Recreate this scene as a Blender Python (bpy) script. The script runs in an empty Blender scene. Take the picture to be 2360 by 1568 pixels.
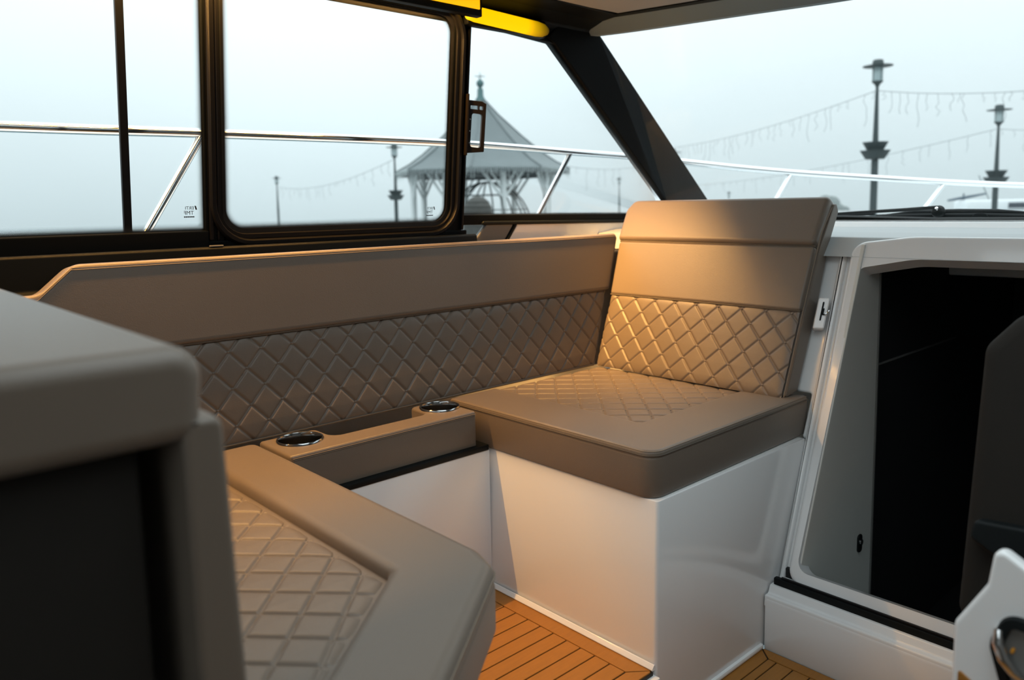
import bpy, bmesh, math, random
from mathutils import Vector as V, Matrix
random.seed(7)
SC = bpy.context.scene
COL = SC.collection

# ------------------------------------------------------------------ camera
FPX, CX, CY = 1810.825, 1180.0, 684.0          # focal length and principal point for a 2360 x 1568 frame
RX = V((0.7370, -0.6755, -0.0178))             # camera right in the boat (x forward, y port, z up)
DN = V((-0.0915, -0.0721, -0.9931))
FW = RX.cross(DN).normalized(); RX = DN.cross(FW).normalized()
EYE = V((0, 0, 1.16))
cd = bpy.data.cameras.new('camera'); cam = bpy.data.objects.new('camera', cd); COL.objects.link(cam)
cam.matrix_world = Matrix.Translation(EYE) @ Matrix((RX, -DN, -FW)).transposed().to_4x4()
cd.sensor_width = 36; cd.lens = FPX / 2360 * 36; cd.shift_y = -100 / 2360
cd.clip_start = 0.05; cd.clip_end = 2000
cd.dof.use_dof = True; cd.dof.focus_distance = 2.1; cd.dof.aperture_fstop = 2.9
SC.camera = cam

def sight(px, py, d):                           # a far point: bearing and distance
    return EYE + (RX * (px - CX) + DN * (py - CY)) / FPX * d + FW * d

# ------------------------------------------------------------------ sky
def nd(nt, t, **kw):
    n = nt.nodes.new(t)
    for k, v in kw.items(): setattr(n, k, v)
    return n
def mth(nt, op, a, b=None, c=None):
    n = nd(nt, 'ShaderNodeMath', operation=op)
    for i, x in enumerate((a, b, c)):
        if x is None: continue
        if isinstance(x, (int, float)): n.inputs[i].default_value = x
        else: nt.links.new(x, n.inputs[i])
    return n.outputs[0]
world = bpy.data.worlds.new('overcast'); SC.world = world; world.use_nodes = True
nt = world.node_tree; nt.nodes.clear(); L = nt.links.new
tc = nd(nt, 'ShaderNodeTexCoord'); sep = nd(nt, 'ShaderNodeSeparateXYZ'); L(tc.outputs['Generated'], sep.inputs[0])
# overcast sky: three times as bright overhead as at the horizon
up = mth(nt, 'MAXIMUM', sep.outputs['Z'], -0.15)
lum = mth(nt, 'MULTIPLY_ADD', up, 2.45, 0.84)
tint = nd(nt, 'ShaderNodeMix', data_type='RGBA'); L(mth(nt, 'MULTIPLY', sep.outputs['Z'], 4.0), tint.inputs[0]); tint.clamp_factor = True
tint.inputs[6].default_value = (.63, .755, .79, 1); tint.inputs[7].default_value = (.62, .705, .73, 1)
sc0 = nd(nt, 'ShaderNodeVectorMath', operation='SCALE'); L(tint.outputs[2], sc0.inputs[0]); L(lum, sc0.inputs['Scale'])
dot = nd(nt, 'ShaderNodeVectorMath', operation='DOT_PRODUCT')
L(tc.outputs['Generated'], dot.inputs[0]); dot.inputs[1].default_value = (sight(830, 60, 1) - EYE).normalized()
glow = mth(nt, 'POWER', mth(nt, 'MAXIMUM', dot.outputs['Value'], 0.0), 14.0)
noi = nd(nt, 'ShaderNodeTexNoise'); noi.inputs['Scale'].default_value = 3.0; noi.inputs['Detail'].default_value = 4
L(tc.outputs['Generated'], noi.inputs['Vector'])
gain = mth(nt, 'ADD', mth(nt, 'MULTIPLY_ADD', glow, 0.13, 0.95), mth(nt, 'MULTIPLY_ADD', noi.outputs['Fac'], 0.10, -0.05))
sc_ = nd(nt, 'ShaderNodeVectorMath', operation='SCALE'); L(sc0.outputs[0], sc_.inputs[0]); L(gain, sc_.inputs['Scale'])
bg = nd(nt, 'ShaderNodeBackground'); L(sc_.outputs[0], bg.inputs[0]); bg.inputs[1].default_value = 1.0
wo = nd(nt, 'ShaderNodeOutputWorld'); L(bg.outputs[0], wo.inputs[0])

# ------------------------------------------------------------------ lights of the saloon (warm LED line along the window head)
WARM = (1.0, 0.51, 0.14)
def strip_light(name, loc, sx, sy, power, rot, spread):
    ld = bpy.data.lights.new(name, 'AREA'); ld.shape = 'RECTANGLE'; ld.size = sx; ld.size_y = sy
    ld.energy = power; ld.color = WARM; ld.spread = math.radians(spread)
    o = bpy.data.objects.new(name, ld); COL.objects.link(o); o.location = loc; o.rotation_euler = rot; return o
strip_light('led_line_light', (0.62, 2.070, 1.812), 2.1, 0.016, 34.0, (0, 0, 0), 180)
strip_light('led_tube_light', (1.87, 2.075, 1.742), 0.10, 0.02, 7.0, (0, math.radians(-25), 0), 74)

SC.view_settings.view_transform = 'Standard'; SC.view_settings.look = 'None'
SC.view_settings.exposure = 0.25; SC.view_settings.gamma = 1.0; SC.view_settings.use_curve_mapping = False
SC.cycles.max_bounces = 8; SC.cycles.transparent_max_bounces = 16; SC.cycles.volume_bounces = 1
SC.cycles.sample_clamp_indirect = 6

# ------------------------------------------------------------------ materials
def mat(name, col, rough=.5, metal=0., coat=0., spec=.5, var=0., vscale=8., bump=0., bscale=300., emit=None, es=1., sheen=0., stretch=None):
    m = bpy.data.materials.new(name); m.use_nodes = True; t = m.node_tree
    b = t.nodes['Principled BSDF']; b.inputs['Base Color'].default_value = (*col, 1)
    b.inputs['Roughness'].default_value = rough; b.inputs['Metallic'].default_value = metal
    b.inputs['Coat Weight'].default_value = coat; b.inputs['Coat Roughness'].default_value = .06
    b.inputs['Specular IOR Level'].default_value = spec; b.inputs['Sheen Weight'].default_value = sheen
    co = nd(t, 'ShaderNodeTexCoord').outputs['Object']
    if stretch:
        mp = nd(t, 'ShaderNodeMapping'); mp.inputs['Scale'].default_value = stretch; t.links.new(co, mp.inputs['Vector']); co = mp.outputs[0]
    if var:
        n = nd(t, 'ShaderNodeTexNoise'); n.inputs['Scale'].default_value = vscale; n.inputs['Detail'].default_value = 5
        t.links.new(co, n.inputs['Vector'])
        s = nd(t, 'ShaderNodeVectorMath', operation='SCALE'); s.inputs[0].default_value = col
        t.links.new(mth(t, 'MULTIPLY_ADD', n.outputs['Fac'], 2 * var, 1 - var), s.inputs['Scale'])
        t.links.new(s.outputs[0], b.inputs['Base Color'])
    if bump:
        n = nd(t, 'ShaderNodeTexNoise'); n.inputs['Scale'].default_value = bscale; n.inputs['Detail'].default_value = 3
        t.links.new(co, n.inputs['Vector'])
        bp = nd(t, 'ShaderNodeBump'); bp.inputs['Strength'].default_value = bump; bp.inputs['Distance'].default_value = .002
        t.links.new(n.outputs['Fac'], bp.inputs['Height']); t.links.new(bp.outputs[0], b.inputs['Normal'])
    if emit:
        b.inputs['Emission Color'].default_value = (*emit, 1); b.inputs['Emission Strength'].default_value = es
    return m
LEATHER = mat('taupe_leather', (.150, .116, .088), .44, spec=.6, sheen=.12, var=.06, vscale=5, bump=.18, bscale=420)
PANELV = mat('grey_taupe_vinyl', (.68, .665, .62), .5, spec=.3, var=.04)
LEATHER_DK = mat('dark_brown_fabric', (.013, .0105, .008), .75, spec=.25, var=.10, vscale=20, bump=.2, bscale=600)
STITCH = mat('seam_thread', (.20, .155, .115), .7, var=.05)
SEAM = mat('dark_seam_piping', (.10, .08, .06), .6, var=.05)  # darker brown than the leather, for seams and welts
GEL = mat('white_gelcoat', (.86, .865, .87), .18, coat=.6, var=.015, vscale=2)
GREYG = mat('pale_grey_gelcoat', (.46, .49, .50), .4, var=.02)
BLACK = mat('satin_black_trim', (.004, .005, .0055), .5, spec=.08, var=.2, vscale=10)
BLACKA = mat('black_anodised_frame', (.007, .007, .008), .35, spec=.15, var=.1)
RUBBER = mat('black_rubber', (.006, .008, .0085), .5, spec=.15, var=.15, vscale=30)
CHROME = mat('polished_steel', (.80, .80, .80), .07, metal=1, var=.02)
GLINT = mat('amber_glint_paint', (.80, .34, .03), .3, var=.03)  # orange of the reflection painted on the helm catch
CUPM = mat('cup_steel', (.42, .42, .42), .14, metal=1, var=.02)
STEEL = mat('rail_stainless', (.82, .83, .84), .12, metal=1, var=.02)
TEAK = mat('teak', (.34, .140, .022), .48, var=.16, vscale=14, bump=.1, bscale=120, stretch=(1, 9, 1))
CAULK = mat('black_caulk', (.010, .009, .008), .6, var=.1)
HEAD = mat('grey_headliner', (.42, .42, .41), .85, var=.03, bump=.1, bscale=500)
SHADEC = mat('windscreen_head_liner', (.25, .32, .345), .7, var=.04)
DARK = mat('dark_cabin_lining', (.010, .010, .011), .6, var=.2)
DARKC = mat('navy_glint_and_yacht_window', (.02, .03, .045), .8, var=.2)  # colours the doorway's bluish reflection block and the yacht's window strip
LEDF = mat('amber_led_diffuser', (.3, .16, .03), .5, emit=(1.0, .46, .0), es=1.0, var=.02)
LEDY = mat('yellow_led_tube', (.3, .2, .03), .5, emit=(1.0, .56, .0), es=1.0, var=.02)
GREYP = mat('grey_side_trim', (.16, .155, .145), .5, var=.05)
INK = mat('glass_print_ink', (.004, .006, .007), .6, var=.05)
LAMPM = mat('dark_green_lamp_paint', (.020, .036, .038), .5, var=.2, vscale=4)
LAMPG = mat('frosted_lamp_glass', (.45, .53, .54), .35, var=.05)
ROOFM = mat('grey_sheet_roof', (.11, .135, .14), .55, var=.18, vscale=1.2)
COPPER = mat('verdigris_copper', (.05, .13, .13), .6, var=.15)
WHITEP = mat('white_painted_timber', (.62, .66, .66), .6, var=.06)
EAVE = mat('weathered_eave', (.09, .105, .11), .8, var=.35, vscale=3)
WICK = mat('brown_wicker', (.055, .055, .05), .8, var=.4, vscale=9, bump=.6, bscale=30)
WIRE = mat('grey_wire', (.16, .19, .20), .6, var=.2)
ICE = mat('pale_light_wire', (.62, .68, .68), .6, var=.1)
TREE = mat('bare_grey_foliage', (.10, .125, .12), .9, var=.3, vscale=2)
WATER = mat('harbour_water', (.10, .15, .165), .12, var=.1, vscale=.2, bump=.5, bscale=1.2)
QUAY = mat('concrete_quay', (.30, .31, .31), .85, var=.15, vscale=.6)
BOATW = mat('white_hull_paint', (.70, .73, .74), .35, var=.03)
BOATB = mat('blue_sail_cover', (.04, .07, .10), .8, var=.2)

def glass_mat(name, frit):
    m = bpy.data.materials.new(name); m.use_nodes = True; t = m.node_tree; t.nodes.clear(); Lk = t.links.new
    out = nd(t, 'ShaderNodeOutputMaterial')
    tr = nd(t, 'ShaderNodeBsdfTransparent'); tr.inputs[0].default_value = (.965, .985, .985, 1)
    gl = nd(t, 'ShaderNodeBsdfGlossy'); gl.inputs['Roughness'].default_value = .02
    fr = nd(t, 'ShaderNodeFresnel'); fr.inputs['IOR'].default_value = 1.25
    mx = nd(t, 'ShaderNodeMixShader'); Lk(fr.outputs[0], mx.inputs[0]); Lk(tr.outputs[0], mx.inputs[1]); Lk(gl.outputs[0], mx.inputs[2])
    if not frit: Lk(mx.outputs[0], out.inputs[0]); return m
    uv = nd(t, 'ShaderNodeUVMap'); uv.uv_map = 'plane'; sx = nd(t, 'ShaderNodeSeparateXYZ'); Lk(uv.outputs[0], sx.inputs[0])
    p = .0034                                            # printed dots, 45 degree lattice, shrinking inwards
    a = mth(t, 'DIVIDE', mth(t, 'ADD', sx.outputs[0], sx.outputs[1]), p); b = mth(t, 'DIVIDE', mth(t, 'SUBTRACT', sx.outputs[0], sx.outputs[1]), p)
    fa = mth(t, 'SUBTRACT', mth(t, 'FRACT', a), .5); fb = mth(t, 'SUBTRACT', mth(t, 'FRACT', b), .5)
    r = mth(t, 'SQRT', mth(t, 'ADD', mth(t, 'MULTIPLY', fa, fa), mth(t, 'MULTIPLY', fb, fb)))
    at = nd(t, 'ShaderNodeAttribute'); at.attribute_name = 'edge'
    rad = mth(t, 'MULTIPLY', mth(t, 'SUBTRACT', 1.0, mth(t, 'DIVIDE', at.outputs['Fac'], frit)), .78)
    ink = mth(t, 'LESS_THAN', r, rad)
    bd = nd(t, 'ShaderNodeBsdfPrincipled'); bd.inputs['Base Color'].default_value = (.006, .008, .009, 1); bd.inputs['Roughness'].default_value = .4
    m2 = nd(t, 'ShaderNodeMixShader'); Lk(ink, m2.inputs[0]); Lk(mx.outputs[0], m2.inputs[1]); Lk(bd.outputs[0], m2.inputs[2])
    Lk(m2.outputs[0], out.inputs[0]); return m
GLASS = glass_mat('clear_boat_glass', None)
FRIT = glass_mat('dotted_edge_glass', .026)

# ------------------------------------------------------------------ mesh helpers
def frame(o, u, v):
    u = V(u).normalized(); v = V(v).normalized(); w = u.cross(v)
    m = Matrix((u, v, w)).transposed().to_4x4(); m.translation = V(o); return m
ID = Matrix.Identity(4)
def loop(poly, rads, n=6):
    """rounded polygon (counter-clockwise) -> list of (point, outward offset vector)"""
    out = []; N = len(poly)
    if not isinstance(rads, (list, tuple)): rads = [rads] * N
    for i in range(N):
        p = V(poly[i]).to_2d(); a = V(poly[i - 1]).to_2d(); b = V(poly[(i + 1) % N]).to_2d()
        d0 = (p - a).normalized(); d1 = (b - p).normalized()
        n0 = V((d0.y, -d0.x)); n1 = V((d1.y, -d1.x))
        cr_ = d0.x * d1.y - d0.y * d1.x; ang = math.atan2(cr_, d0.dot(d1)); r = rads[i]
        if r <= 1e-6 or abs(ang) < .02:
            m = n0 + n1; m = m / max(m.length_squared, .15) * 2; out.append((p, m)); continue
        tl = abs(math.tan(ang / 2)) * r; c = p - d0 * tl - n0 * r * (1 if ang > 0 else -1)
        a0 = math.atan2(n0.y, n0.x)
        for k in range(n + 1):
            th = a0 + ang * k / n; nn = V((math.cos(th), math.sin(th)))
            out.append((c + nn * r * (1 if ang > 0 else -1), nn))
    return out
def rprism(bm, poly, rads, w0, w1, bev=.004, M=ID, seg=2, n=6, bev0=None):
    b0 = bev if bev0 is None else bev0; mn = max(bev, b0) + .0016
    if not isinstance(rads, (list, tuple)): rads = [rads] * len(poly)
    rads = [max(r, mn) if r > 0 else r for r in rads] if mn > .0016 else rads
    lp = loop(poly, rads, n); rings = []
    prof = [(b0 * (1 - math.sin(a)), w0 + b0 * (1 - math.cos(a))) for a in [k / seg * math.pi / 2 for k in range(seg + 1)]] if b0 > 0 else [(0, w0)]
    prof += [(bev * (1 - math.cos(a)), w1 - bev * (1 - math.sin(a))) for a in [k / seg * math.pi / 2 for k in range(seg + 1)]] if bev > 0 else [(0, w1)]
    if bev > 0: prof = prof + [(bev + .0012, w1)]            # flat rim keeps the cap's shading true
    if b0 > 0: prof = [(b0 + .0012, w0)] + prof
    for ins, w in prof:
        rings.append([bm.verts.new(M @ V((p.x - o.x * ins, p.y - o.y * ins, w))) for p, o in lp])
    k = len(lp)
    for r0, r1 in zip(rings, rings[1:]):
        for i in range(k): bm.faces.new((r0[i], r0[(i + 1) % k], r1[(i + 1) % k], r1[i]))
    bm.faces.new(rings[0][::-1]); bm.faces.new(rings[-1])
def floft(bm, poly, rads, sect, M=ID, n=8):
    """closed frame: cross-section (outward offset, height) swept round a rounded polygon"""
    lp = loop(poly, rads, n); rings = [[bm.verts.new(M @ V((p.x + o.x * d, p.y + o.y * d, w))) for p, o in lp] for d, w in sect]
    k = len(lp); rings.append(rings[0])
    for r0, r1 in zip(rings, rings[1:]):
        for i in range(k): bm.faces.new((r0[i], r0[(i + 1) % k], r1[(i + 1) % k], r1[i]))
def box(bm, lo, hi, bev=.003, M=ID):
    rprism(bm, [(lo[0], lo[1]), (hi[0], lo[1]), (hi[0], hi[1]), (lo[0], hi[1])], bev, lo[2], hi[2], bev, M, 2, 2)
def tube(bm, pts, r, n=8, cap=True):
    pts = [V(p) for p in pts]; rr = r if isinstance(r, (list, tuple)) else [r] * len(pts)
    t = (pts[1] - pts[0]).normalized(); x = t.orthogonal().normalized(); rings = []
    for i, p in enumerate(pts):
        t = (pts[min(i + 1, len(pts) - 1)] - pts[max(i - 1, 0)]).normalized()
        x = (x - t * x.dot(t)).normalized(); y = t.cross(x)
        rings.append([bm.verts.new(p + (x * math.cos(2 * math.pi * k / n) + y * math.sin(2 * math.pi * k / n)) * rr[i]) for k in range(n)])
    for a, b in zip(rings, rings[1:]):
        for k in range(n): bm.faces.new((a[k], a[(k + 1) % n], b[(k + 1) % n], b[k]))
    if cap: bm.faces.new(rings[0][::-1]); bm.faces.new(rings[-1])
def lathe(bm, prof, n=24, M=ID, closed=False):
    rings = []
    for r, z in prof:
        rings.append([bm.verts.new(M @ V((r * math.cos(2 * math.pi * k / n), r * math.sin(2 * math.pi * k / n), z))) for k in range(n)] if r > 1e-5 else [bm.verts.new(M @ V((0, 0, z)))])
    for a, b in zip(rings, rings[1:] + ([rings[0]] if closed else [])):
        for k in range(n):
            k2 = (k + 1) % n
            if len(a) == 1 and len(b) == 1: continue
            if len(a) == 1: bm.faces.new((a[0], b[k2], b[k]))
            elif len(b) == 1: bm.faces.new((a[k], a[k2], b[0]))
            else: bm.faces.new((a[k], a[k2], b[k2], b[k]))
def mesh(name, bm, m, parent=None, ang=40, recalc=True):
    if recalc: bmesh.ops.recalc_face_normals(bm, faces=bm.faces)
    me = bpy.data.meshes.new(name); bm.to_mesh(me); bm.free()
    me.materials.append(m); me.shade_smooth(); me.set_sharp_from_angle(angle=math.radians(ang))
    o = bpy.data.objects.new(name, me); COL.objects.link(o)
    if parent: child(o, parent)
    return o
def child(o, p):
    o.parent = p; q = p; off = V((0, 0, 0))
    while q: off += q.location if q.type == 'EMPTY' else V((0, 0, 0)); q = q.parent
    o.matrix_parent_inverse = Matrix.Translation(-off) if p.type == 'EMPTY' else ID
def new(): return bmesh.new()
def part(name, m, parent, fn, *a, ang=40, **k):
    bm = new(); fn(bm, *a, **k); return mesh(name, bm, m, parent, ang)
def tag(o, label, cat, group=None, kind=None):
    o['label'] = label; o['category'] = cat
    if group: o['group'] = group
    if kind: o['kind'] = kind
    return o
def thing(name, label, cat, loc=(0, 0, 0), group=None):
    o = bpy.data.objects.new(name, None); COL.objects.link(o); o.location = loc; o.empty_display_size = .1
    return tag(o, label, cat, group)
def struct(name, loc=(0, 0, 0), label=None):
    o = bpy.data.objects.new(name, None); COL.objects.link(o); o.location = loc; o['kind'] = 'structure'
    if label: o['label'] = label
    return o
def smesh(name, m, fn, *a, label=None, **k):
    o = part(name, m, None, fn, *a, **k); o['kind'] = 'structure'
    if label: o['label'] = label
    return o
def copy_tree(o, parent=None):
    c = o.copy(); COL.objects.link(c)
    if parent: c.parent = parent; c.matrix_parent_inverse = o.matrix_parent_inverse.copy()
    for ch in o.children: copy_tree(ch, c)
    return c
def cut(o, fn, *a, **k):
    """boolean-subtract a solid and keep the result as plain mesh"""
    bm = new(); fn(bm, *a, **k); c = mesh('cutter', bm, BLACK)
    md = o.modifiers.new('cut', 'BOOLEAN'); md.object = c; md.operation = 'DIFFERENCE'; md.solver = 'EXACT'
    dg = bpy.context.evaluated_depsgraph_get(); me = bpy.data.meshes.new_from_object(o.evaluated_get(dg))
    o.modifiers.clear(); o.data = me; bpy.data.objects.remove(c)
    me.shade_smooth(); me.set_sharp_from_angle(angle=math.radians(40))
def sdf(poly, x, y):
    """signed distance to polygon, positive inside"""
    d = 1e9; ins = False; n = len(poly)
    for i in range(n):
        ax, ay = poly[i]; bx, by = poly[(i + 1) % n]
        ex, ey = bx - ax, by - ay; t = max(0, min(1, ((x - ax) * ex + (y - ay) * ey) / (ex * ex + ey * ey)))
        d = min(d, math.hypot(x - ax - ex * t, y - ay - ey * t))
        if (ay > y) != (by > y) and x < (bx - ax) * (y - ay) / (by - ay) + ax: ins = not ins
    return d if ins else -d
def quilt(bm, poly, M, pu=.09, pv=.097, u0=0., v0=0., amp=.006, puff=.10, base=0., step=.0024, dip=.008):
    us = [p[0] for p in poly]; vs = [p[1] for p in poly]
    nu = int((max(us) - min(us)) / step) + 1; nv = int((max(vs) - min(vs)) / step) + 1
    q = 1 / math.sqrt(1 / pu ** 2 + 1 / pv ** 2); g = {}
    for i in range(nu + 1):
        for j in range(nv + 1):
            u = min(us) + (max(us) - min(us)) * i / nu; v = min(vs) + (max(vs) - min(vs)) * j / nv
            e = sdf(poly, u, v)
            if e < -.012: continue
            a = (u - u0) / pu + (v - v0) / pv; b = (u - u0) / pu - (v - v0) / pv
            d = min(abs(a - round(a)), abs(b - round(b))) * q
            h = base + amp * (1 - math.exp(-(d / .0029) ** 1.6)) + puff * d - dip * math.exp(-max(e, 0) / .010) - (max(-e, 0) * .6)
            g[i, j] = bm.verts.new(M @ V((u, v, h)))
    for (i, j), a in g.items():
        try: f = (a, g[i + 1, j], g[i + 1, j + 1], g[i, j + 1])
        except KeyError: continue
        bm.faces.new(f)
def buttons(bm, poly, M, pu=.09, pv=.097, u0=0., v0=0., base=.0, r=.0042):
    us = [p[0] for p in poly]; vs = [p[1] for p in poly]
    for i in range(int((min(us) - u0) / pu * 2) - 2, int((max(us) - u0) / pu * 2) + 3):
        for j in range(int((min(vs) - v0) / pv * 2) - 2, int((max(vs) - v0) / pv * 2) + 3):
            if (i + j) % 2: continue
            u = u0 + i * pu / 2; v = v0 + j * pv / 2
            if sdf(poly, u, v) < .006: continue
            lathe(bm, [(r, base - .001), (r * .9, base + .0015), (r * .5, base + .0028), (0, base + .0032)], 8, M @ Matrix.Translation((u, v, 0)))
def seam_pts(poly, rads, M, w, inset, close=False, n=6):
    return [M @ V((p.x - o.x * inset, p.y - o.y * inset, w)) for p, o in loop(poly, rads, n)]
BELL = lambda a, b, n: [a + (b - a) * k / n for k in range(n + 1)]

# ================================================================== STRUCTURE
# ---- floors: raised dinette sole (z 0) and lower sole (z -0.152), teak planks in black caulk
fl = struct('floor', (1.2, 1.3, 0)); box_ = lambda nm, m, par, lo, hi, bev=.003: part(nm, m, par, box, lo, hi, bev)
box_('caulk_bed', CAULK, fl, (-.9, 1.132, -.012), (1.487, 1.95, -.004), .001)
box_('sole_moulding', GEL, fl, (-.9, 1.114, -.152), (1.494, 2.1, -.0125), .004)
part('border_plank', TEAK, fl, rprism, [(1.4365, 1.1785), (1.488, 1.135), (1.488, 1.95), (1.4365, 1.95)], .001, -.008, 0, .0015)
part('border_plank', TEAK, fl, rprism, [(-.9, 1.135), (1.4855, 1.135), (1.4335, 1.1765), (-.9, 1.1765)], .001, -.008, 0, .0015)
y = 1.1805; i = 0
while y < 1.94:
    part('floor_plank', TEAK, fl, box, (-.9, y, -.008), (1.4335, y + .0465, 0), .0015); y += .0502
lo_ = struct('floor_lower', (1.7, .3, -.152)); lo_['label'] = 'lower teak cabin sole beside the door step'
box_('caulk_bed', CAULK, lo_, (-.9, -1.0, -.166), (2.008, 1.134, -.156), .001)
part('border_plank', TEAK, lo_, rprism, [(1.968, 1.087), (2.006, 1.13), (2.006, -1.0), (1.968, -1.0)][::-1], .001, -.158, -.152, .0015)
part('border_plank', TEAK, lo_, rprism, [(-.9, 1.09), (1.9645, 1.09), (2.004, 1.1325), (-.9, 1.1325)], .001, -.158, -.152, .0015)
y = 1.0865
k = 0
while y > -.98:
    wd = .0235 if k == 0 else .0465
    part('floor_plank', TEAK, lo_, box, (-.9, y - wd, -.158), (1.9645, y, -.152), .0015); y -= wd + .0035; k += 1
# gelcoat fillet along the foot of the seat base
smesh('trim_1', GEL, lambda bm: (rprism(bm, [(1.478, 0), (1.494, 0), (1.494, .022), (1.488, .012)], .003, -1.95, -1.132, .001, frame((0, 0, 0), (1, 0, 0), (0, 0, 1)))), label='white moulded fillet at the foot of the forward seat base')

# ---- hull side (port) below the windows, white liner
smesh('wall_port', GEL, box, (-.9, 2.215, -.15), (3.3, 2.26, 1.05), .004)
wsb = smesh('wall_starboard', GREYP, box, (-.9, -1.08, -.15), (3.3, -1.03, 1.9), .004)
smesh('wall_aft', GREYP, box, (-1.0, -1.08, -.15), (-.92, 2.26, 1.15), .004, label='aft coaming of the open cockpit')

# ---- raked forward bulkhead with the companionway opening
vr = V((.385, 0, .923)).normalized()
MB = frame((2.08, 0, .05), (0, -1, 0), vr)           # u = -y, v up the rake, w towards the cabin aft
wf = struct('wall_front', (2.2, .6, 0))
OPEN = [(-1.066, .030), (.0, .036), (.30, .036), (.30, 1.006), (-.911, 1.000), (-1.066, .966)]
OUT = [(-1.090, -.012), (.45, .0), (.45, 1.080), (-.925, 1.075), (-1.106, 1.050)]
bm = new(); rprism(bm, [(-1.128, -.06), (.9, -.06), (.9, 1.06), (-1.205, 1.06), (-1.205, .560), (-1.152, .560), (-1.152, .418), (-1.128, .418)], [.008, 0, 0, .02, .008, .008, .008, .008], -.05, -.022, .006, MB, 3)
bk = mesh('bulkhead_panel', bm, GEL, wf)
cut(bk, rprism, [(-1.072, .015), (.33, .015), (.33, 1.03), (-1.078, 1.00)], .03, -.1, .05, 0, MB)
part('bulkhead_flute', GEL, wf, rprism, [(-1.124, -.02), (-1.110, -.02), (-1.128, 1.03), (-1.150, 1.03)], .006, -.03, -.006, .008, MB, 3)
part('bulkhead_side', GEL, wf, box, (2.575, 1.13, 0), (2.60, 2.2, 1.0), .004)
part('step_riser', GEL, wf, box, (2.008, -1.0, -.16), (2.03, 1.129, .004), .008)
part('step_ledge', GEL, wf, rprism, [(2.008, -.02), (2.10, -.02), (2.10, .035), (2.040, .034), (2.030, .012), (2.012, .012)], [0, 0, 0, .006, .008, .004], -1.129, 1.0, .004, frame((0, 0, 0), (1, 0, 0), (0, 0, 1)))
dr = struct('door_1', (2.2, .5, .05), 'white raked companionway door frame')
bm = new(); rprism(bm, OUT, [.05, .02, .02, .3, .05], -.05, .016, .010, MB, 3, 8)
df = mesh('door_frame', bm, GEL, dr)
cut(df, rprism, OPEN, [.035, .0, .03, .03, .25, .02], -.2, .2, 0, MB)
part('sliding_track', RUBBER, dr, box, (2.048, -.9, .030), (2.066, 1.122, .054), .003)
part('track_lip', BLACKA, dr, box, (2.052, -.9, .054), (2.060, 1.10, .060), .001)
# cabin behind the door: dark box with one leather-faced partition
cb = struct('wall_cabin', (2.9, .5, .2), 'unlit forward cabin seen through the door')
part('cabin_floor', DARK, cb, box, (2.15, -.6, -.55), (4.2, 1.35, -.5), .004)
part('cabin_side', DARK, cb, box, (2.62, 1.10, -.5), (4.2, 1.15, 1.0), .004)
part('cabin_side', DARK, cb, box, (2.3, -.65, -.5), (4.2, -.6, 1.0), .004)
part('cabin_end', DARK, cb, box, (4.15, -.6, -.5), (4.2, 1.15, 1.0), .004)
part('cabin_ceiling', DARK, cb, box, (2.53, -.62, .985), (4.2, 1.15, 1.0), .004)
part('cabin_glint_line', GREYP, cb, box, (2.64, 1.094, .60), (3.4, 1.101, .606), .001)  # grey strip put in as a thin reflection line
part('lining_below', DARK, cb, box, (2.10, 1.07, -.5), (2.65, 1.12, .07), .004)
pn = tag(bpy.data.objects.new('cabin_partition', None), 'grey taupe vinyl faced partition just inside the dark doorway', 'partition'); COL.objects.link(pn); pn.location = (2.3, 1.06, 0)
MP = frame((0, 1.062, 0), (1, 0, 0), (0, 0, 1))
part('leather_panel', PANELV, pn, rprism, [(2.10, -.40), (2.578, -.40), (2.578, 1.02), (2.46, 1.02), (2.10, .10)], .004, -.012, 0, .003, MP)
part('edge_trim', GREYP, pn, rprism, [(2.580, -.40), (2.590, -.40), (2.590, 1.02), (2.580, 1.02)], .002, -.014, .002, .002, MP)
lt = part('latch_plate', RUBBER, pn, rprism, [(2.470, .012), (2.500, .012), (2.500, .072), (2.470, .072)], .012, 0, .006, .002, MP)
part('latch_ring', CHROME, lt, lathe, [(.006, .006), (.010, .006), (.010, .010), (.006, .010)], 16, MP @ Matrix.Translation((2.486, .046, 0)), closed=True)
part('blue_glint_block', DARKC, cb, box, (3.0, .35, .62), (3.15, .75, .74), .03)  # added block, stands in for a bluish reflection in the dark doorway

# ---- dash top under the windscreen
MX = frame((0, 0, 0), (1, 0, 0), (0, 0, 1))          # u = x, v = z, w = -y
smesh('trim_2', GREYG, rprism, [(2.45, .98), (2.60, .98), (3.35, 1.02), (3.35, 1.062), (3.05, 1.062), (2.72, 1.058), (2.60, 1.052), (2.50, 1.040)], [.0, 0, 0, .01, .01, .05, .03, .012], -2.2, 1.0, .004, MX, label='pale grey dashboard top below the windscreen')
smesh('trim_3', GEL, rprism, [(2.86, 1.05), (3.3, 1.05), (3.3, 1.078), (2.90, 1.078)], [0, 0, .01, .012], -2.2, 1.0, .004, MX, label='raised lip along the base of the windscreen')

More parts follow.
